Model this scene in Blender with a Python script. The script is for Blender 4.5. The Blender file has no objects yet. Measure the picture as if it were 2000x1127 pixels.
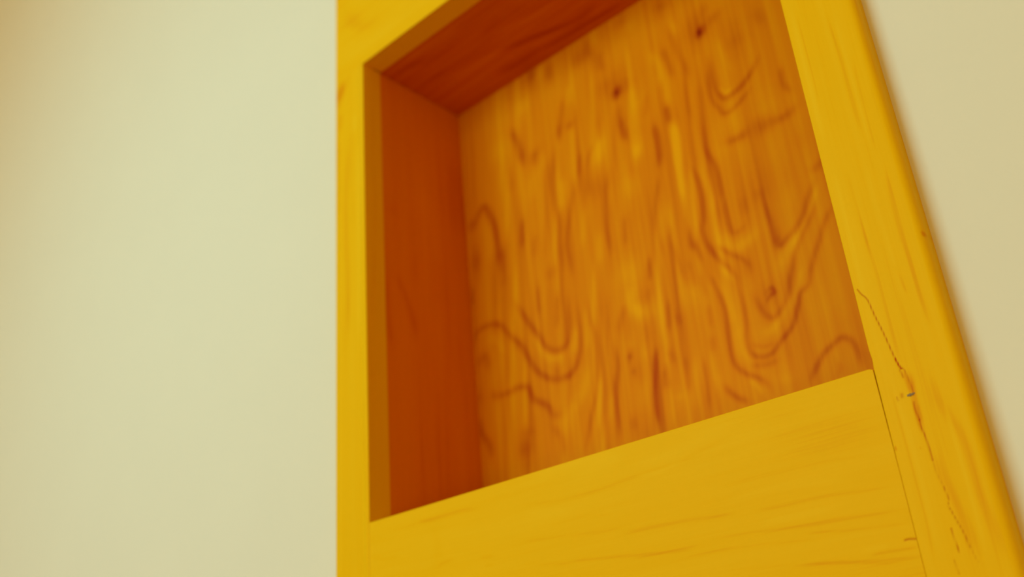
import bpy, math
import numpy as np
from mathutils import Matrix, Vector

sc = bpy.context.scene
COL = sc.collection

# ------------------------------------------------------------------ camera
S = 0.55                                    # camera stands 0.55 m in front of the frame
CAM = Vector((0.0, -S, 1.45))
F_PX = 1884.737
AX = np.array([[0.73228218, 0.34140935, 0.58923888],      # wall's horizontal in camera axes
               [0.67654257, -0.26586395, -0.68673613],    # depth into the wall
               [-0.07780076, 0.90152982, -0.42566539]])   # up
cam_data = bpy.data.cameras.new('camera')
cam = bpy.data.objects.new('camera', cam_data)
COL.objects.link(cam)
rot = Matrix([list(r) for r in AX]).to_quaternion().to_matrix()
cam.matrix_world = Matrix.Translation(CAM) @ rot.to_4x4()
cam_data.sensor_width = 36.0
cam_data.lens = F_PX / 2000.0 * 36.0
cam_data.clip_start = 0.02
cam_data.dof.use_dof = True
cam_data.dof.focus_distance = 0.62
cam_data.dof.aperture_fstop = 4.2
sc.camera = cam

# ------------------------------------------------------------------ light
world = bpy.data.worlds.new('world')
sc.world = world
world.use_nodes = True
bg = world.node_tree.nodes['Background']
bg.inputs[0].default_value = (1.0, 0.56, 0.13, 1)
bg.inputs[1].default_value = 0.98


def area(name, loc, target, size, size_y, energy, color):
    d = bpy.data.lights.new(name, 'AREA')
    d.shape = 'RECTANGLE'
    d.size, d.size_y, d.energy, d.color = size, size_y, energy, color
    o = bpy.data.objects.new(name, d)
    COL.objects.link(o)
    o.location = loc
    o.rotation_euler = (Vector(target) - Vector(loc)).to_track_quat('-Z', 'Y').to_euler()
    return o


area('window_daylight', (-1.05, -1.7, 2.25), (-0.3, 0, 1.65), 1.1, 0.7, 20, (0.47, 0.88, 0.93))
area('warm_fill_right', (1.3, -1.7, 1.0), (-0.3, 0, 1.8), 0.5, 0.5, 5, (1.0, 0.60, 0.14))  # added warm fill from the low right, lifts side panel and right wall
area('warm_ceiling_lamp', (-1.9, -1.2, 3.25), (-1.6, 0, 2.4), 0.6, 0.6, 2, (1.0, 0.60, 0.16))
sc.view_settings.view_transform = 'Standard'
sc.view_settings.look = 'None'
sc.view_settings.exposure = 0.0
sc.view_settings.gamma = 1.0
sc.view_settings.use_curve_mapping = False


# ------------------------------------------------------------------ helpers
def ray(px, py):
    return AX @ np.array([px - 1000.0, -(py - 563.5), -F_PX])


def on_plane(px, py, axis, value):
    """the point of the plane <axis> = value that lies behind a pixel of the photograph"""
    r = ray(px, py)
    t = (value - CAM[axis]) / r[axis]
    return np.array(CAM) + r * t


def strokes_on(axis, value, tile, strokes):
    """measured grain lines and broad tone bands -> polylines in plane coordinates; each (points, width m, strength)"""
    ox, oy, s = tile
    keep = [i for i in range(3) if i != axis]
    out = []
    for pts, w, k in strokes:
        P = []
        W = []
        for (u, v) in pts:
            a = on_plane(ox + u / s, oy + v / s, axis, value)
            b = on_plane(ox + u / s + 1, oy + v / s, axis, value)
            c = on_plane(ox + u / s, oy + v / s + 1, axis, value)
            P.append(a[keep])
            W.append(0.5 * (np.linalg.norm(b - a) + np.linalg.norm(c - a)))
        out.append((np.array(P), w / s * float(np.mean(W)), k))
    return out


def seg_dist(U, V, P, taper, w):
    if len(P) == 1:
        return np.hypot(U - P[0, 0], V - P[0, 1]), np.ones(U.shape)
    d = np.full(U.shape, 9.0)
    s = np.zeros(U.shape)
    run = 0.0
    for a, b in zip(P[:-1], P[1:]):
        e = b - a
        L = max(float(e @ e), 1e-12)
        t = np.clip(((U - a[0]) * e[0] + (V - a[1]) * e[1]) / L, 0, 1)
        dd = np.hypot(U - a[0] - t * e[0], V - a[1] - t * e[1])
        m = dd < d
        d[m] = dd[m]
        s[m] = run + t[m] * L ** .5
        run += L ** .5
    # the line tapers off towards both ends
    end = (np.minimum(s, run - s) + w) / (taper * run + 2 * w) if taper else np.ones(U.shape)
    return d, np.clip(end, 0, 1)


def smooth(P):
    """Catmull-Rom through the measured points"""
    if len(P) < 3:
        return P
    Q = np.vstack([2 * P[0] - P[1], P, 2 * P[-1] - P[-2]])
    out = []
    for i in range(1, len(Q) - 2):
        for t in np.linspace(0, 1, 4, endpoint=False):
            a, b, c, d = Q[i - 1], Q[i], Q[i + 1], Q[i + 2]
            out.append(0.5 * (2 * b + (c - a) * t + (2 * a - 5 * b + 4 * c - d) * t * t + (3 * b - a - 3 * c + d) * t ** 3))
    out.append(P[-1])
    return np.array(out)


def field(U, V, strokes, soft=1.0, taper=0.2):
    g = np.zeros(U.shape)
    for P, w, k in strokes:
        P = smooth(P)
        w = w * soft
        m = ((U > P[:, 0].min() - 3 * w) & (U < P[:, 0].max() + 3 * w) &
             (V > P[:, 1].min() - 3 * w) & (V < P[:, 1].max() + 3 * w))
        if not m.any():
            continue
        u, v = U[m], V[m]
        d, e = seg_dist(u, v, P, taper, w)
        length = float(np.sum(np.linalg.norm(np.diff(P, axis=0), axis=1))) if len(P) > 1 else 0.0
        if soft > 1 and length < 7 * w and 0 < k < 1:
            k = k * 0.8
        e = e * e * (3 - 2 * e)
        g[m] += k * np.exp(-(d / w) ** 2) * e
    if taper:                                  # overlapping lines do not add up without end
        g = np.where(g > 0, 0.75 * (1 - np.exp(-np.maximum(g, 0) / 0.75)), g)
    return g


def link(name, me, mat, parent=None):
    me.materials.append(mat)
    o = bpy.data.objects.new(name, me)
    COL.objects.link(o)
    if parent:
        o.parent = parent
        o.matrix_parent_inverse = Matrix.Translation(-Vector(parent.location))
    return o


def box_data(x0, x1, y0, y1, z0, z1, off=0):
    v = [(x, y, z) for x in (x0, x1) for y in (y0, y1) for z in (z0, z1)]
    f = [(0, 1, 3, 2), (4, 6, 7, 5), (0, 4, 5, 1), (2, 3, 7, 6), (0, 2, 6, 4), (1, 5, 7, 3)]
    return v, [tuple(i + off for i in q) for q in f]


def dense(a, b, step, edge=0.006, fine=0.0007):
    """positions from a to b, closer together at both arrises"""
    e = np.arange(0, edge, fine)
    mid = np.linspace(a + edge, b - edge, max(2, int(round((b - a - 2 * edge) / step)) + 1))
    return np.concatenate([a + e, mid, (b - e)[::-1]])


def board(name, axis, A, B, front, back, mat, parent, strokes=(), rounds=(0, 0, 0, 0), grooves=(), warp=None, tongue=None, soft=1.0):
    """a board whose show face is a fine grid in the plane <axis> = front.
    A, B: grid positions along the two other axes; rounds: radii of the arrises at A0, A1, B0, B1."""
    na, nb = len(A), len(B)
    U, V = np.meshgrid(A, B, indexing='ij')
    sgn = 1.0 if back > front else -1.0
    D = np.zeros(U.shape)
    for r, d in zip(rounds, (U - A[0], A[-1] - U, V - B[0], B[-1] - V)):
        if r > 0:
            q = np.clip(r - d, 0, r)
            D += r - np.sqrt(np.maximum(r * r - q * q, 0))
    g = field(U, V, strokes, soft)
    gr = field(U, V, grooves, taper=0)
    D += np.clip(gr, 0, 1.2) * 0.0003
    if warp is not None:
        U, V = warp(U, V)
    keep = [i for i in range(3) if i != axis]
    co = np.zeros((na * nb, 3))
    co[:, keep[0]] = U.ravel()
    co[:, keep[1]] = V.ravel()
    co[:, axis] = front + sgn * np.minimum(D, abs(back - front) * .95).ravel()
    idx = np.arange(na * nb).reshape(na, nb)
    q = np.stack([idx[:-1, :-1], idx[1:, :-1], idx[1:, 1:], idx[:-1, 1:]], -1).reshape(-1, 4)
    loop = np.concatenate([idx[:, 0], idx[-1, 1:], idx[-2::-1, -1], idx[0, -2:0:-1]])
    rim = co[loop].copy()
    rim[:, axis] = back
    # the sides get their own copy of the border so that the arris stays crisp
    side = co[loop].copy()
    n0 = na * nb
    nl = len(loop)
    verts = np.vstack([co, side, rim])
    faces = q.tolist()
    for i in range(nl):
        j = (i + 1) % nl
        faces.append([n0 + j, n0 + i, n0 + nl + i, n0 + nl + j])
    faces.append([n0 + nl + i for i in range(nl)])
    gv = [g.ravel(), g.ravel()[loop], g.ravel()[loop]]
    cv = [gr.ravel(), gr.ravel()[loop] * 0, gr.ravel()[loop] * 0]
    if tongue:
        v, f = box_data(*tongue, off=len(verts))
        verts = np.vstack([verts, np.array(v)])
        faces += [list(t) for t in f]
        gv.append(np.zeros(8))
        cv.append(np.zeros(8))
    me = bpy.data.meshes.new(name)
    me.from_pydata(verts.tolist(), [], faces)
    at = me.attributes.new('grain', 'FLOAT', 'POINT')
    at.data.foreach_set('value', np.concatenate(gv).astype(np.float32))
    at = me.attributes.new('crack', 'FLOAT', 'POINT')
    at.data.foreach_set('value', np.concatenate(cv).astype(np.float32))
    me.validate()
    sm = np.zeros(len(me.polygons), dtype=bool)
    sm[:len(q)] = True
    me.polygons.foreach_set('use_smooth', sm)
    # consistent outward normals
    import bmesh
    bm = bmesh.new()
    bm.from_mesh(me)
    bmesh.ops.remove_doubles(bm, verts=[w for w in bm.verts if w.index >= n0 + 10**9], dist=1e-6)
    bm.normal_update()
    bm.faces.ensure_lookup_table()
    f0 = bm.faces[len(q) // 2]
    if f0.normal[axis] * sgn > 0:
        for f in bm.faces[:len(q)]:
            f.normal_flip()
    bm.to_mesh(me)
    bm.free()
    return link(name, me, mat, parent)


# ------------------------------------------------------------------ materials
def wood(name, light, mid, dark, axis, fine=1.0, bands=1.0, rough=0.5, spec=0.03, seed=0.0, attr=1.0, broad=0.25, deep=None, pores=700.0, wave=0.3, rings=90.0, crackcol=(0.46, 0.035, 0.001)):
    m = bpy.data.materials.new(name)
    m.use_nodes = True
    nt = m.node_tree
    N, L = nt.nodes, nt.links
    bs = N['Principled BSDF']
    bs.inputs['Roughness'].default_value = rough
    bs.inputs['Specular IOR Level'].default_value = spec

    def new(t, **k):
        n = N.new(t)
        for a, b in k.items():
            setattr(n, a, b)
        return n
    tc = new('ShaderNodeTexCoord')

    def stretched(long_, across, detail, dist, off):
        mp = new('ShaderNodeMapping')
        sc_ = [across] * 3
        sc_[axis] = long_
        mp.inputs['Scale'].default_value = sc_
        mp.inputs['Location'].default_value = (off, off * 1.7, off * .6)
        no = new('ShaderNodeTexNoise')
        no.inputs['Scale'].default_value = 1.0
        no.inputs['Detail'].default_value = detail
        no.inputs['Distortion'].default_value = dist
        L.new(tc.outputs['Object'], mp.inputs[0])
        L.new(mp.outputs[0], no.inputs['Vector'])
        return no.outputs['Fac']

    def math_(op, a, b=None, c=None):
        n = new('ShaderNodeMath', operation=op)
        for i, v in enumerate((a, b, c)):
            if v is None:
                continue
            if isinstance(v, (int, float)):
                n.inputs[i].default_value = v
            else:
                L.new(v, n.inputs[i])
        return n.outputs[0]
    at = new('ShaderNodeAttribute', attribute_name='grain')
    ck = new('ShaderNodeAttribute', attribute_name='crack')
    n1 = stretched(3.0, rings, 3, wave, seed)            # annual rings
    n2 = stretched(18.0 if pores > 400 else 7.0, pores, 3, 0.0, seed + 3)      # pores
    n3 = stretched(2.5, 22.0, 2, 0.4, seed + 7)        # broad tone
    v = math_("MULTIPLY_ADD", at.outputs["Fac"], attr, 0.38)
    v = math_('ADD', v, math_('MULTIPLY', math_('SUBTRACT', n1, 0.5), bands))
    v = math_('ADD', v, math_('MULTIPLY', math_('SUBTRACT', n2, 0.5), 0.35 * fine))
    v = math_('ADD', v, math_('MULTIPLY', math_('SUBTRACT', n3, 0.5), broad * 2))
    cr = new('ShaderNodeValToRGB')
    e = cr.color_ramp.elements
    e[0].position, e[0].color = 0.0, (*light, 1)
    e[1].position, e[1].color = 0.85, (*dark, 1)
    if deep:
        y = e.new(1.0)
        y.color = (*deep, 1)
    x = e.new(0.45)
    x.color = (*mid, 1)
    L.new(v, cr.inputs[0])
    mx = new('ShaderNodeMix', data_type='RGBA')
    L.new(ck.outputs['Fac'], mx.inputs[0])
    mx.clamp_factor = True
    L.new(cr.outputs[0], mx.inputs[6])
    mx.inputs[7].default_value = (*crackcol, 1)
    L.new(mx.outputs[2], bs.inputs['Base Color'])
    bp = new('ShaderNodeBump')
    bp.inputs['Strength'].default_value = 0.12
    bp.inputs['Distance'].default_value = 0.0006
    L.new(n2, bp.inputs['Height'])
    L.new(bp.outputs[0], bs.inputs['Normal'])
    return m


FR = dict(light=(0.86, 0.53, 0.008), mid=(0.84, 0.485, 0.002), dark=(0.75, 0.30, 0.001))
m_rail = wood('pine_along_x', axis=0, bands=0.55, seed=1.0, broad=0.15, attr=0.65, **FR)
m_stile = wood('pine_along_z', axis=2, bands=0.6, seed=5.0, broad=0.15, **FR)
IN = dict(light=(0.82, 0.38, 0.001), mid=(0.70, 0.225, 0.001), dark=(0.47, 0.075, 0.001))
m_back = wood('veneer_back', axis=2, bands=0.5, fine=1.0, pores=230.0, wave=0.5, rings=105.0, seed=9.0, broad=0.16, rough=0.5, attr=0.88, deep=(0.24, 0.012, 0.001), **IN)
IN2 = dict(light=(0.80, 0.27, 0.001), mid=(0.72, 0.20, 0.001), dark=(0.52, 0.07, 0.001))
m_side = wood('veneer_side', axis=2, bands=0.5, fine=0.5, seed=13.0, broad=0.2, rough=0.5, **IN2)
m_top = wood('veneer_top', axis=0, bands=0.9, fine=0.5, seed=17.0, broad=0.2, rough=0.5, light=(0.72, 0.20, 0.001), mid=(0.62, 0.13, 0.001), dark=(0.40, 0.035, 0.001))  # overall darker, redder: part of the recess shade is put into this colour


def paint(name, color, rough=0.85, bump=0.05):
    m = bpy.data.materials.new(name)
    m.use_nodes = True
    nt = m.node_tree
    bs = nt.nodes['Principled BSDF']
    bs.inputs['Roughness'].default_value = rough
    bs.inputs['Specular IOR Level'].default_value = 0.2
    tc = nt.nodes.new('ShaderNodeTexCoord')
    no = nt.nodes.new('ShaderNodeTexNoise')
    no.inputs['Scale'].default_value = 9
    no.inputs['Detail'].default_value = 4
    cr = nt.nodes.new('ShaderNodeValToRGB')
    cr.color_ramp.elements[0].color = (*[c * .97 for c in color], 1)
    cr.color_ramp.elements[1].color = (*color, 1)
    nt.links.new(tc.outputs['Object'], no.inputs['Vector'])
    nt.links.new(no.outputs['Fac'], cr.inputs[0])
    nt.links.new(cr.outputs[0], bs.inputs['Base Color'])
    n2 = nt.nodes.new('ShaderNodeTexNoise')
    n2.inputs['Scale'].default_value = 260
    bp = nt.nodes.new('ShaderNodeBump')
    bp.inputs['Strength'].default_value = bump
    bp.inputs['Distance'].default_value = 0.001
    nt.links.new(tc.outputs['Object'], n2.inputs['Vector'])
    nt.links.new(n2.outputs['Fac'], bp.inputs['Height'])
    nt.links.new(bp.outputs[0], bs.inputs['Normal'])
    return m


m_wall = paint('cream_paint', (0.80, 0.80, 0.65))
m_ceil = paint('ceiling_paint', (0.78, 0.72, 0.58))
m_floor = wood('floor_boards', (0.50, 0.30, 0.12), (0.42, 0.23, 0.08), (0.25, 0.12, 0.04), axis=0, rough=0.4)
m_nail = bpy.data.materials.new('dull_steel')
m_nail.use_nodes = True
m_nail.node_tree.nodes['Principled BSDF'].inputs['Base Color'].default_value = (0.22, 0.13, 0.03, 1)
m_nail.node_tree.nodes['Principled BSDF'].inputs['Metallic'].default_value = 0.2
m_nail.node_tree.nodes['Principled BSDF'].inputs['Roughness'].default_value = 0.5

# ------------------------------------------------------------------ measures
XL, XR = -0.6592, -0.1963            # opening
ZB, ZT = 1.45 + 0.3353 * S, 1.45 + 1.2462 * S
XLO, XRO = -0.7080, -0.1474          # outer edges of the frame
ZBO, ZTO = ZB - 0.165, ZT + 0.165
Y_WALL = 0.0148                      # frame stands this far proud of the wall
Y_TONGUE = 0.025                     # thickness of the frame at the opening
Y_BACK = 0.1485                      # back panel
T = 0.018

# ------------------------------------------------------------------ the setting


def structure(name, data, mat):
    v, f = data
    me = bpy.data.meshes.new(name)
    me.from_pydata(v, [], f)
    import bmesh
    bm = bmesh.new()
    bm.from_mesh(me)
    bmesh.ops.recalc_face_normals(bm, faces=bm.faces)
    bm.to_mesh(me)
    bm.free()
    o = link(name, me, mat)
    o['kind'] = 'structure'
    return o


WX0, WX1, WZ1 = -3.2, 2.4, 3.40
hx0, hx1, hz0, hz1 = XL - T - .001, XR + T + .001, ZB - T - .001, ZT + T + .001
y0, y1 = Y_WALL, 0.24
v = []
for y in (y0, y1):
    v += [(WX0, y, 0), (WX1, y, 0), (WX1, y, WZ1), (WX0, y, WZ1), (hx0, y, hz0), (hx1, y, hz0), (hx1, y, hz1), (hx0, y, hz1)]
f = []
for o_ in (0, 8):
    f += [(0 + o_, 1 + o_, 5 + o_, 4 + o_), (1 + o_, 2 + o_, 6 + o_, 5 + o_), (2 + o_, 3 + o_, 7 + o_, 6 + o_), (3 + o_, 0 + o_, 4 + o_, 7 + o_)]
for a, b in ((0, 1), (1, 2), (2, 3), (3, 0), (4, 5), (5, 6), (6, 7), (7, 4)):
    f.append((a, b, b + 8, a + 8))
structure('wall_back', (v, f), m_wall)
structure('floor', box_data(WX0, WX1, -3.6, y1, -0.1, 0), m_floor)
structure('ceiling', box_data(WX0, WX1, -3.6, y1, WZ1, WZ1 + .1), m_ceil)
structure('wall_left', box_data(WX0 - .1, WX0, -3.6, y1, 0, WZ1), m_wall)
structure('wall_right', box_data(WX1, WX1 + .1, -3.6, y1, 0, WZ1), m_wall)
structure('baseboard_back', box_data(WX0, WX1, y0 - .014, y0, 0, 0.09), m_stile)

# ------------------------------------------------------------------ the cabinet
root = bpy.data.objects.new('wall_cabinet', None)
COL.objects.link(root)
root.location = ((XLO + XRO) / 2, Y_WALL, ZBO)
root['label'] = 'open yellow pine framed cabinet niche set into the cream wall, orange veneer inside'
root['category'] = 'cabinet'

# right stile ------------------------------------------------------
t4 = (1500, 300, 2.684)
t5 = (1500, 700, 2.64)
st = strokes_on(1, 0, t4, [
    ([(470, 300), (560, 600), (640, 900), (700, 1127)], 9, .30),
    ([(600, 20), (680, 350), (760, 620), (860, 950)], 13, .38),
    ([(500, 20), (560, 260), (640, 520), (720, 800)], 16, -.20),
    ([(400, 60), (480, 330), (540, 560)], 8, .25),
    ([(330, 60), (430, 440), (520, 800)], 14, -.22),
    ([(800, 400), (812, 428)], 6, .9),
    ([(650, 560), (730, 740)], 9, .25),
    ([(880, 560), (960, 860)], 22, -.12),
]) + strokes_on(1, 0, (1480, 0, 3.315), [
    ([(430, 60), (520, 330), (600, 620), (680, 900)], 12, .32),
    ([(480, 60), (560, 330), (650, 650), (740, 1000)], 10, -.25),
    ([(200, 10), (280, 330), (360, 650), (440, 960)], 16, -.30),
    ([(230, 30), (320, 360), (420, 750)], 6, .28),
    ([(600, 330), (680, 660), (780, 1050)], 12, .22),
]) + strokes_on(1, 0, t5, [
    ([(830, 10), (880, 200), (1000, 400), (1060, 560), (1100, 700), (1180, 900), (1250, 1127)], 30, .34),
    ([(600, 60), (700, 400), (780, 700), (830, 900), (870, 1127)], 8, .38),
    ([(870, 450), (900, 600), (1000, 800), (1090, 1050)], 26, .22),
    ([(900, 200), (970, 450), (1060, 760), (1140, 1060)], 12, -.25),
    ([(640, 120), (760, 500), (830, 800), (900, 1100)], 18, -.15),
    ([(735, 60), (760, 240), (800, 400)], 16, .38),
    ([(765, 230), (790, 330)], 14, .30),
    ([(690, 60), (720, 120), (742, 180)], 16, .35),
    ([(690, 192)], 11, .0),
    ([(780, 455), (792, 470)], 5, .5),
    ([(655, 450), (662, 478)], 4, .9),
])
cracks = strokes_on(1, 0, t4, [
    ([(468, 712), (490, 738), (520, 765), (560, 850), (610, 950), (650, 1040), (680, 1100), (700, 1125)], 2.8, .85),
]) + strokes_on(1, 0, t5, [
    ([(655, 0), (668, 26), (682, 52)], 3.2, .75),
    ([(682, 52), (702, 58), (725, 110), (745, 160), (750, 190)], 3.2, .55),
    ([(680, 60), (698, 98)], 3.5, .6),
    ([(752, 225), (758, 262), (772, 295), (781, 315)], 4.5, .62),
    ([(781, 315), (786, 345), (810, 400), (830, 460), (848, 525)], 3.4, .9),
    ([(848, 525), (870, 590), (905, 660)], 2.6, .3),
    ([(905, 660), (930, 720), (930, 760), (940, 775)], 2.6, .65),
    ([(940, 775), (970, 830), (1010, 900), (1040, 970)], 2.8, .7),
    ([(1040, 970), (1085, 1050)], 2.4, .3),
    ([(945, 875), (965, 940), (988, 1002)], 2.6, .85),
    ([(962, 1040), (985, 1115)], 2.6, .75),
    ([(664, 200), (672, 218)], 3.5, .5),
    ([(690, 185), (692, 198)], 7.5, .45),
])
A = dense(XR, XRO, 0.0007, edge=0.007, fine=0.0005)
za = 1.45 + 0.05
zb = 1.45 + 0.31
B = np.concatenate([np.linspace(ZBO, za, 6, endpoint=False), np.linspace(za, zb, 480, endpoint=False), np.linspace(zb, zb + .3, 200, endpoint=False), np.linspace(zb + .3, ZTO - .007, 12, endpoint=False), ZTO - .007 * (1 - np.linspace(0, 1, 10))])
B = np.sort(np.unique(B))


def nib(U, V):
    # the inner arris of the stile is bruised where the rail meets it
    d = np.exp(-((V - (ZB + 0.005)) / 0.004) ** 2) * np.exp(-((U - XR) / 0.0012) ** 2)
    return U + d * 0.0005, V


board('stile', 1, A, B, 0, Y_WALL, m_stile, root, st, rounds=(0.0006, 0.0055, 0.006, 0.006), grooves=cracks, warp=nib,
      tongue=(XR, XR + T, Y_WALL, Y_TONGUE, ZBO + .15, ZTO - .15))['label'] = 'cracked pine stile on the right with a nail in the split'

# nail in the split
c = on_plane(1500 + 733 / 2.64, 700 + 188 / 2.64, 1, 0)
import bmesh
bm = bmesh.new()
rng = np.random.RandomState(4)
for k, (du, dz, r) in enumerate([(0, 0, .0011), (.0014, .0001, .0009), (-.0012, -.0001, .0008), (.0024, .0003, .0006)]):
    g = bmesh.ops.create_icosphere(bm, subdivisions=2, radius=r)
    for w in g['verts']:
        w.co = Vector((w.co.x * 1.0, w.co.y * 0.30, w.co.z * (.75 + .3 * rng.rand())))
        w.co += Vector((c[0] + du, 0.00005, c[2] + dz))
me = bpy.data.meshes.new('nail')
bm.to_mesh(me)
bm.free()
link('nail', me, m_nail, root)['label'] = 'dull broken nail head in the split'

# left stile ------------------------------------------------------
t1 = (640, 0, 4.333)
st = strokes_on(1, 0, t1, [
    ([(150, 690), (110, 790), (90, 880)], 34, .65),
    ([(230, 950), (225, 1127)], 18, -.35),
    ([(110, 950), (100, 1127)], 20, .25),
]) + strokes_on(1, 0, (560, 250, 2.504), [
    ([(300, 20), (290, 400), (300, 800), (290, 1127)], 12, .22),
    ([(345, 20), (350, 500), (355, 1100)], 9, -.35),
    ([(250, 20), (255, 300), (250, 500)], 12, .2),
])
A = dense(XLO, XL, 0.002, edge=0.006, fine=0.0006)
B = np.sort(np.concatenate([np.linspace(ZBO, ZBO + .006, 8, endpoint=False), np.linspace(ZBO + .006, ZT, 300)]))
board('stile', 1, A, B, 0, Y_WALL, m_stile, root, st, rounds=(0.004, 0.0006, 0.006, 0),
      tongue=(XL - T, XL, Y_WALL, Y_TONGUE, ZBO + .15, ZT))['label'] = 'narrow-looking pine stile on the left beside the blank wall'

# bottom rail ------------------------------------------------------
tF = (1000, 780, 2.5)
st = strokes_on(1, 0, tF, [
    ([(0, 515), (200, 500), (400, 450), (560, 390), (800, 310), (1000, 210), (1140, 130)], 9, .33),
    ([(0, 400), (200, 340), (420, 300), (500, 290), (400, 340), (200, 400)], 30, -.28),
    ([(560, 330), (800, 250), (1000, 150), (1120, 110)], 28, -.22),
    ([(600, 380), (720, 350), (840, 295)], 9, -.45),
    ([(1200, 60), (1500, 130), (1800, 60)], 80, .20),
    ([(1180, 180), (1500, 220), (1820, 160)], 60, .12),
    ([(500, 665), (700, 620), (860, 590), (1000, 570), (1140, 550)], 9, .42),
    ([(980, 440), (1200, 380), (1500, 310), (1850, 260)], 10, .34),
    ([(1140, 550), (1300, 525), (1500, 480), (1700, 450), (1920, 415)], 9, .42),
    ([(900, 700), (1100, 660), (1400, 620), (1650, 580), (1960, 530)], 9, .42),
    ([(220, 795), (500, 770), (800, 740), (950, 690)], 9, .38),
    ([(1380, 655), (1700, 635), (1980, 595)], 8, .34),
    ([(1740, 770), (1800, 750), (2000, 720)], 9, .5),
    ([(1400, 810), (1700, 790), (2000, 770)], 8, .3),
    ([(40, 805), (300, 800)], 9, .25),
    ([(750, 800), (1000, 740), (1300, 700), (1600, 680)], 7, .25),
    ([(0, 700), (400, 650), (600, 610)], 8, .22),
    ([(180, 620), (340, 575), (500, 560)], 8, .25),
    ([(1200, 610), (1400, 570), (1600, 530)], 14, -.28),
    ([(1000, 520), (1300, 430), (1700, 390)], 18, -.2),
    ([(50, 560), (300, 540)], 20, -.2),
    ([(1700, 740), (1850, 710)], 12, -.3),
    ([(1940, 540), (1950, 600)], 30, .2),
    ([(1000, 840), (1500, 800), (1950, 800)], 8, .22),
]) + strokes_on(1, 0, (620, 760, 3.07), [
    ([(570, 770), (640, 790), (760, 760), (860, 730), (1000, 715)], 12, .28),
    ([(320, 1010), (400, 1020), (500, 1000)], 10, .3),
    ([(720, 1060), (760, 1040), (820, 1020)], 10, .4),
    ([(970, 1010), (1060, 1000)], 10, .35),
    ([(1000, 1060), (1060, 1050)], 8, .35),
    ([(320, 880), (420, 870), (560, 850)], 10, -.15),
    ([(690, 800), (720, 950), (710, 1100)], 30, .2),
])
grv = strokes_on(1, 0, tF, [
    ([(1918, 688), (1940, 682), (1988, 681)], 4.5, .75),
    ([(1874, 236), (1880, 250)], 3, .7),
])
GAP = 0.0006
A = np.concatenate([np.linspace(XL, XR - .03, 420, endpoint=False), np.linspace(XR - .03, XR - .002, 50, endpoint=False), np.linspace(XR - .002, XR, 10)])
B = np.concatenate([np.linspace(ZBO, ZBO + .03, 10, endpoint=False), np.linspace(ZBO + .03, ZB - .003, 230, endpoint=False), np.linspace(ZB - .003, ZB, 9)])


def rail_warp(U, V):
    fx = np.clip((U - (XR - .05)) / .05, 0, 1)
    gap = 0.00006 + (GAP - 0.0001) * np.clip((V - (ZB - 0.06)) / 0.055, 0, 1)
    U2 = U - fx * gap
    # small chipped corner where the rail meets the stile
    chip = np.clip((U - (XR - .0022)) / .0022, 0, 1) * np.clip((V - (ZB - .002)) / .002, 0, 1)
    return U2, V - chip * 0.0010


board('rail', 1, A, B, 0.0001, Y_WALL, m_rail, root, st, rounds=(0.0, 0.0, 0.006, 0.0004), grooves=grv, warp=rail_warp,
      tongue=(XL + .001, XR - .001, Y_WALL, Y_TONGUE, ZB - T, ZB))['label'] = 'broad bottom rail with a small dark check at its right end'

# top rail ------------------------------------------------------
st = strokes_on(1, 0, t1, [
    ([(60, 30), (240, 190), (330, 240), (560, 90)], 55, .22),
    ([(60, 560), (200, 470), (420, 300), (660, 90)], 60, -.18),
    ([(150, 200), (330, 220), (430, 120)], 30, .15),
])
A = np.concatenate([np.linspace(XLO, XLO + .005, 9, endpoint=False), np.linspace(XLO + .005, XR, 240)])
B = np.concatenate([np.linspace(ZT, ZT + .002, 5, endpoint=False), np.linspace(ZT + .002, ZTO - .006, 90, endpoint=False), np.linspace(ZTO - .006, ZTO, 9)])
board('rail', 1, A, B, 0.0, Y_WALL, m_rail, root, st, rounds=(0.004, 0.0, 0.0004, 0.006),
      tongue=(XL + .001, XR - .001, Y_WALL, Y_TONGUE, ZT, ZT + T))['label'] = 'top rail lapping over the left stile'

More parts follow.
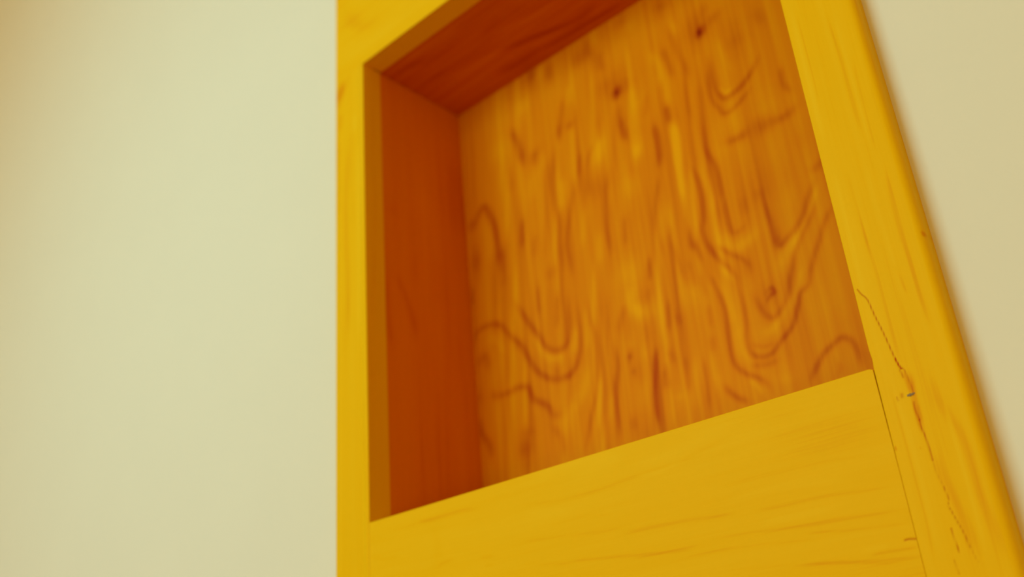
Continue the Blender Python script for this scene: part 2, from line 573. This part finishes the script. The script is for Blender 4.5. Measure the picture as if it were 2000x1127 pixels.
# back panel ------------------------------------------------------
tA = (960, 0, 3.315)
tB = (900, 200, 3.13)
tC = (1260, 200, 3.13)
tD = (900, 540, 3.13)
tE = (1260, 500, 3.13)
YB = Y_BACK
st = strokes_on(1, YB, tA, [
    ([(1355, 196), (1350, 215)], 17, 2.2), ([(1340, 170)], 60, .35), ([(1390, 160), (1440, 110), (1480, 75)], 20, .30),
    ([(812, 585), (808, 612)], 17, 2.2), ([(825, 500), (815, 560)], 48, .45), ([(880, 555)], 30, .25), ([(740, 560)], 40, .25),
    ([(560, 380)], 34, .40), ([(630, 240), (625, 320), (640, 380)], 15, .40), ([(690, 330), (705, 420), (735, 455)], 18, .40),
    ([(365, 400), (380, 540)], 20, .45), ([(255, 430), (250, 550)], 22, .45),
    ([(115, 830), (170, 930), (205, 1060)], 16, .45),
    ([(1130, 140), (1200, 330), (1250, 430), (1290, 520)], 14, .25), ([(1100, 300), (1160, 460), (1180, 510)], 14, .32),
    ([(1400, 330), (1430, 500), (1460, 590), (1510, 635), (1570, 600), (1640, 530), (1700, 430), (1740, 330)], 13, .42),
    ([(1390, 430), (1420, 620), (1470, 700), (1510, 735), (1570, 700), (1640, 620), (1700, 540)], 11, .32),
    ([(1465, 560), (1510, 600), (1560, 570)], 10, -.25),
    ([(1570, 200), (1580, 330)], 45, .30), ([(1480, 180)], 60, .12),
    ([(1870, 420), (1890, 540), (1945, 600)], 13, .32),
    ([(1985, 680), (1910, 745), (1850, 775), (1780, 785)], 20, .38), ([(1750, 810)], 45, .30),
    ([(1640, 840), (1600, 890), (1500, 920)], 18, .28),
    ([(1095, 0), (1085, 90)], 32, .40), ([(1380, 0), (1370, 110)], 20, .25), ([(1690, 60), (1760, 160)], 22, .22),
    ([(830, 110), (825, 200)], 30, .22), ([(830, 660), (830, 770), (885, 910)], 14, .30),
    ([(1135, 670), (1160, 810)], 13, .38), ([(505, 812)], 16, .42), ([(465, 620), (445, 790), (435, 910)], 13, .34),
    ([(285, 960), (270, 1040)], 18, .34),
    ([(1020, 330), (1080, 430), (1090, 570)], 16, -.25), ([(655, 180), (650, 310)], 16, -.25), ([(890, 120), (870, 230)], 30, -.18),
    ([(310, 420), (310, 520)], 20, -.25), ([(500, 540), (490, 700)], 16, -.22), ([(1150, 140), (1200, 230)], 18, -.2),
    ([(1180, 780), (1200, 960), (1205, 1100)], 14, -.30), ([(700, 880), (690, 1100)], 20, -.22), ([(940, 900), (940, 1050)], 24, -.2),
    ([(200, 620), (200, 760)], 26, -.2), ([(1000, 600), (1000, 760)], 12, .2), ([(930, 620), (980, 700)], 40, -.15),
    ([(1490, 740), (1560, 860)], 45, -.15), ([(1770, 640), (1800, 740)], 50, -.12), ([(1450, 250), (1560, 480)], 14, -.12),
    ([(1240, 380), (1260, 620), (1300, 800)], 12, .2), ([(1320, 330), (1340, 600)], 16, -.15),
]) + strokes_on(1, YB, tB, [
    ([(365, 300), (385, 400)], 13, .3), ([(470, 290), (452, 340), (470, 390)], 15, .34), ([(612, 120), (602, 180), (610, 240)], 12, .32),
    ([(975, 80), (985, 180), (1015, 240)], 14, .38), ([(60, 760), (95, 720), (145, 640), (205, 760), (240, 930), (262, 1100)], 14, .46),
    ([(70, 755)], 20, .35), ([(240, 935)], 20, .25),
    ([(570, 250), (560, 450), (577, 620), (602, 740), (605, 900), (630, 1050)], 13, .36),
    ([(660, 430), (683, 530), (668, 680), (650, 850), (665, 960), (685, 1090)], 11, .28),
    ([(825, 220), (780, 340), (770, 430), (785, 590)], 12, .25), ([(905, 380), (890, 560), (895, 760), (915, 880), (935, 960)], 14, .38),
    ([(380, 700), (375, 900)], 14, .32), ([(455, 800), (450, 960)], 14, .22), ([(1180, 110), (1215, 300), (1220, 400)], 13, .28),
    ([(1215, 420), (1190, 700), (1240, 960)], 11, .22), ([(90, 900), (100, 1050)], 26, .34), ([(550, 1040)], 24, .28),
    ([(280, 380), (310, 560)], 18, .22), ([(1000, 680), (1005, 890)], 14, .22), ([(825, 530)], 44, .20),
    ([(1150, 930), (1160, 1100)], 12, .26), ([(610, 450), (620, 560), (612, 680)], 18, -.28), ([(1020, 420), (1055, 600)], 40, -.25),
    ([(860, 190), (840, 380)], 26, -.22), ([(150, 700), (180, 850), (180, 1000)], 26, -.18), ([(515, 300), (500, 430)], 18, -.18),
    ([(760, 620), (740, 900)], 16, -.15), ([(850, 780), (850, 1000)], 20, -.2), ([(1030, 1040)], 55, -.25), ([(430, 420), (420, 620)], 24, -.15),
    ([(730, 300), (720, 460)], 10, .2), ([(1090, 240), (1070, 350)], 22, -.2), ([(230, 300)], 40, -.15),
]) + strokes_on(1, YB, tC, [
    ([(40, 130), (75, 230), (90, 420)], 15, .28), ([(120, 10), (150, 130)], 13, .34),
    ([(340, 240), (430, 390), (460, 520), (490, 660), (515, 760), (545, 798), (590, 775), (640, 720)], 12, .40),
    ([(250, 360), (310, 440), (345, 560), (355, 700), (350, 790), (400, 900), (480, 980)], 13, .38),
    ([(275, 740), (285, 850), (330, 920), (400, 1080), (430, 1127)], 13, .38), ([(300, 870)], 20, .25),
    ([(380, 850), (440, 950), (520, 1020), (590, 1127)], 11, .32), ([(430, 870), (520, 925), (600, 960), (650, 1020)], 11, .36),
    ([(690, 520), (720, 600), (770, 740), (815, 870), (870, 830), (940, 740), (975, 660), (1000, 560), (1050, 440)], 14, .40),
    ([(695, 560)], 26, .2), ([(590, 560), (625, 700)], 24, .26), ([(800, 800), (810, 890)], 20, .25),
    ([(700, 140), (760, 150)], 24, .26), ([(600, 200)], 22, .30), ([(500, 250), (600, 205)], 14, .18),
    ([(1005, 415), (1050, 395), (1080, 340)], 18, .36),
    ([(1150, 620), (1100, 720), (1060, 860), (1030, 950), (1000, 1100)], 14, .40), ([(1040, 600), (1010, 700), (930, 880), (890, 1050)], 13, .32),
    ([(620, 940), (640, 1080)], 26, .25), ([(150, 730), (160, 860), (200, 960), (260, 1127)], 12, .22),
    ([(700, 380), (850, 560), (860, 640)], 70, .16), ([(950, 160), (960, 300)], 40, .15), ([(640, 400), (650, 600)], 40, .12),
    ([(180, 90), (205, 250), (215, 450), (240, 620)], 15, -.30), ([(300, 360), (400, 560), (410, 700)], 16, -.18),
    ([(940, 780), (850, 950), (830, 1060)], 28, -.28), ([(440, 800), (540, 880), (620, 850), (700, 760)], 24, -.25),
    ([(480, 560), (470, 640)], 10, -.15), ([(1060, 480), (1000, 680), (900, 900)], 12, -.18), ([(110, 600), (90, 900)], 30, -.18),
    ([(330, 950), (420, 1090)], 14, -.2), ([(430, 230), (520, 330)], 50, -.12), ([(880, 480), (900, 650)], 24, -.12), ([(470, 1010), (560, 1100)], 12, -.22),
]) + strokes_on(1, YB, tD, [
    ([(75, 530), (75, 420), (105, 335), (180, 295), (240, 298), (300, 360), (370, 422), (415, 500), (470, 580), (560, 628), (650, 610), (705, 550), (730, 430), (722, 250), (690, 80)], 12, .42),
    ([(200, 300), (240, 300)], 20, .25), ([(340, 400), (370, 425)], 18, .25), ([(660, 610)], 14, .3),
    ([(300, 130), (360, 200), (420, 290), (480, 370), (520, 430), (580, 455), (640, 425), (662, 350), (655, 200), (640, 60)], 12, .42),
    ([(590, 540), (590, 620)], 16, .28), ([(100, 555), (150, 490), (180, 580)], 18, .36),
    ([(190, 680), (210, 730), (290, 712), (350, 680), (410, 680), (450, 750), (530, 790), (570, 850), (630, 832)], 13, .42), ([(210, 725)], 18, .25), ([(595, 840)], 22, .2),
    ([(115, 860), (130, 960), (175, 1030), (190, 1127)], 15, .40), ([(385, 990), (400, 1127)], 34, .50), ([(430, 900), (420, 1000)], 30, .25),
    ([(62, 60), (70, 190)], 14, .34), ([(775, 100), (790, 250), (820, 350), (835, 500), (830, 700), (800, 850), (780, 980), (750, 1110)], 11, .36),
    ([(845, 40), (860, 400), (872, 700), (870, 1050)], 10, .24), ([(590, 90), (590, 330)], 12, .26),
    ([(930, 390), (962, 540), (950, 700), (968, 870), (992, 1010)], 12, .34), ([(1035, 460), (1032, 520)], 11, .55), ([(1050, 555), (1065, 610)], 10, .30),
    ([(1190, 400), (1195, 560), (1185, 740), (1212, 920)], 11, .36), ([(1050, 850), (1065, 950)], 16, .28), ([(470, 40), (480, 250)], 14, .24),
    ([(100, 720), (130, 760)], 22, .26), ([(1010, 160), (980, 260), (960, 360)], 16, .22), ([(560, 900), (620, 1000), (630, 1110)], 16, .28),
    ([(715, 720), (700, 800)], 16, .18), ([(1150, 40), (1160, 130)], 16, .2), ([(260, 10), (255, 60)], 14, .2), ([(1240, 560), (1245, 700)], 10, .28),
    ([(780, 520), (750, 700), (670, 830), (665, 1000)], 24, -.24), ([(700, 300), (700, 480)], 14, -.28), ([(760, 180), (780, 460)], 12, -.22),
    ([(1050, 40), (1040, 170), (1130, 240)], 26, -.34), ([(440, 330), (510, 470), (580, 500), (660, 480)], 18, -.25), ([(250, 460), (300, 600)], 50, -.10),
    ([(1110, 480), (1140, 460)], 34, -.22), ([(1100, 600), (1120, 850)], 34, -.16), ([(850, 600), (840, 950)], 11, -.25), ([(1050, 380), (1040, 440)], 30, -.2),
    ([(900, 100), (900, 350)], 24, .10), ([(920, 700), (910, 900)], 14, -.15), ([(150, 400), (200, 380), (290, 480)], 14, -.12),
    ([(200, 420), (205, 450)], 16, .15), ([(60, 700), (50, 1000)], 40, .12),
]) + strokes_on(1, YB, tE, [
    ([(390, 100), (440, 200), (490, 330), (512, 500), (530, 610), (560, 675), (620, 720), (700, 750), (760, 795), (792, 870)], 12, .48),
    ([(520, 100), (580, 220), (615, 400), (620, 500), (645, 590), (710, 617), (780, 592), (830, 520), (900, 430), (935, 300), (950, 225), (1000, 170), (1020, 60), (1050, 0)], 12, .46),
    ([(640, 200), (690, 290), (740, 360), (800, 370), (870, 250), (890, 120), (930, 0)], 14, .38),
    ([(740, 215), (770, 195), (792, 220), (770, 240), (740, 290)], 9, .45), ([(765, 225)], 18, .35), ([(730, 130), (760, 350)], 40, .18),
    ([(480, 785), (540, 850), (640, 900)], 13, .48),
    ([(1000, 785), (1050, 680), (1090, 600), (1150, 540), (1200, 500), (1250, 510), (1290, 560), (1320, 650), (1345, 690)], 14, .50),
    ([(1180, 640), (1195, 690), (1180, 730)], 12, .26), ([(640, 672), (750, 662), (820, 630)], 14, .30), ([(650, 540), (730, 555), (790, 530)], 10, .2),
    ([(405, 480), (418, 595)], 16, .34), ([(385, 290), (408, 450)], 12, .24), ([(350, 610), (380, 760), (400, 950)], 12, .26),
    ([(190, 340), (212, 430)], 14, .28), ([(140, 560), (180, 660)], 16, .28), ([(70, 540), (62, 700), (72, 900), (88, 1080)], 12, .36),
    ([(240, 600), (272, 850)], 12, .26), ([(120, 640), (155, 830)], 12, .22), ([(10, 200), (45, 420)], 12, .2), ([(140, 260), (150, 470)], 12, .2), ([(20, 30), (20, 160)], 12, .22),
    ([(560, 400), (585, 560), (640, 650)], 22, -.22), ([(430, 130), (510, 300), (560, 450)], 22, -.22), ([(690, 470), (780, 450), (840, 340), (890, 200)], 22, -.25),
    ([(320, 600), (300, 800), (310, 950)], 24, -.18), ([(860, 700), (860, 800)], 40, -.22), ([(640, 740), (730, 850)], 12, -.22),
    ([(960, 60), (900, 330)], 12, -.18), ([(420, 700), (470, 840)], 24, -.12), ([(210, 820), (215, 900)], 22, -.2), ([(250, 150), (320, 320)], 40, -.18), ([(20, 340)], 40, -.25),
    ([(1180, 380), (1240, 460)], 60, .14), ([(1060, 250), (1080, 400)], 60, -.06), ([(1330, 560), (1350, 660)], 30, .12), ([(1100, 800), (1280, 700)], 40, .10),
    ([(330, 100), (380, 260)], 12, .16), ([(260, 10), (310, 200)], 12, .2),
])
# finer growth lines that run between the figured parts of the veneer
rg = np.random.RandomState(11)
fine_lines = []
for k in range(64):
    x0 = rg.uniform(960, 1400)
    y0_ = rg.uniform(60, 760)
    L_ = rg.uniform(140, 380)
    ph, am = rg.uniform(0, 6.3), rg.uniform(2, 7)
    lean = 0.02 + 0.16 * max(0.0, (x0 - 1180) / 220)
    pts = [(x0 + lean * t + am * math.sin(ph + t / 90.0), y0_ + t) for t in np.linspace(0, L_, 7)]
    fine_lines.append((pts, rg.uniform(2.6, 5.0), rg.uniform(.10, .26) * (1 if rg.rand() < .62 else -1)))
st += strokes_on(1, YB, (0, 0, 1), fine_lines)
A = np.linspace(XL - .012, XR + .012, 420)
B = np.linspace(ZB - .012, ZT + .012, 430)
board('back_panel', 1, A, B, YB, YB + .008, m_back, root, st, soft=1.55)['label'] = 'figured orange veneer panel with small dark knots'

# sides, top and floor of the box ------------------------------------------------
ST = strokes_on(0, XL, (560, 250, 2.504), [
    ([(530, 700), (560, 760), (590, 840), (620, 940), (635, 1040)], 14, .26),
    ([(830, 100), (820, 300), (830, 550)], 60, .30), ([(740, 620), (740, 900)], 20, .15),  # wide first band: panel darker near its back edge
    ([(500, 400), (530, 380)], 16, .2), ([(480, 700), (490, 900), (530, 1100)], 14, .18), ([(640, 600), (620, 760)], 16, .12),
    ([(650, 280), (680, 420)], 50, -.12),
])
A = np.linspace(Y_TONGUE, Y_BACK, 70)
B = np.linspace(ZB, ZT, 200)
board('side_panel', 0, A, B, XL - .0008, XL - T, m_side, root, ST, soft=1.5)
board('side_panel', 0, np.linspace(Y_TONGUE, Y_BACK, 12), np.linspace(ZB, ZT, 24), XR + .0008, XR + T, m_side, root)
ST = strokes_on(2, ZT, tA, [
    ([(0, 360), (250, 250), (540, 140), (720, 0)], 18, .40), ([(300, 345), (560, 190), (880, 0)], 14, .34),
    ([(40, 90), (200, 0)], 46, .22), ([(0, 230), (300, 90), (420, 0)], 16, -.2), ([(0, 480), (200, 400), (330, 300)], 30, .25),
    ([(200, 330), (450, 200), (800, 0)], 12, -.2),
]) + strokes_on(2, ZT, t1, [
    ([(560, 620), (900, 480), (1200, 260), (1500, 60)], 36, .22), ([(640, 530), (900, 380), (1150, 200)], 30, -.22),
    ([(800, 700), (1100, 560), (1500, 330)], 30, .15), ([(1000, 700), (1300, 520), (1540, 380)], 18, -.16), ([(1300, 300), (1480, 120)], 30, .2),
])
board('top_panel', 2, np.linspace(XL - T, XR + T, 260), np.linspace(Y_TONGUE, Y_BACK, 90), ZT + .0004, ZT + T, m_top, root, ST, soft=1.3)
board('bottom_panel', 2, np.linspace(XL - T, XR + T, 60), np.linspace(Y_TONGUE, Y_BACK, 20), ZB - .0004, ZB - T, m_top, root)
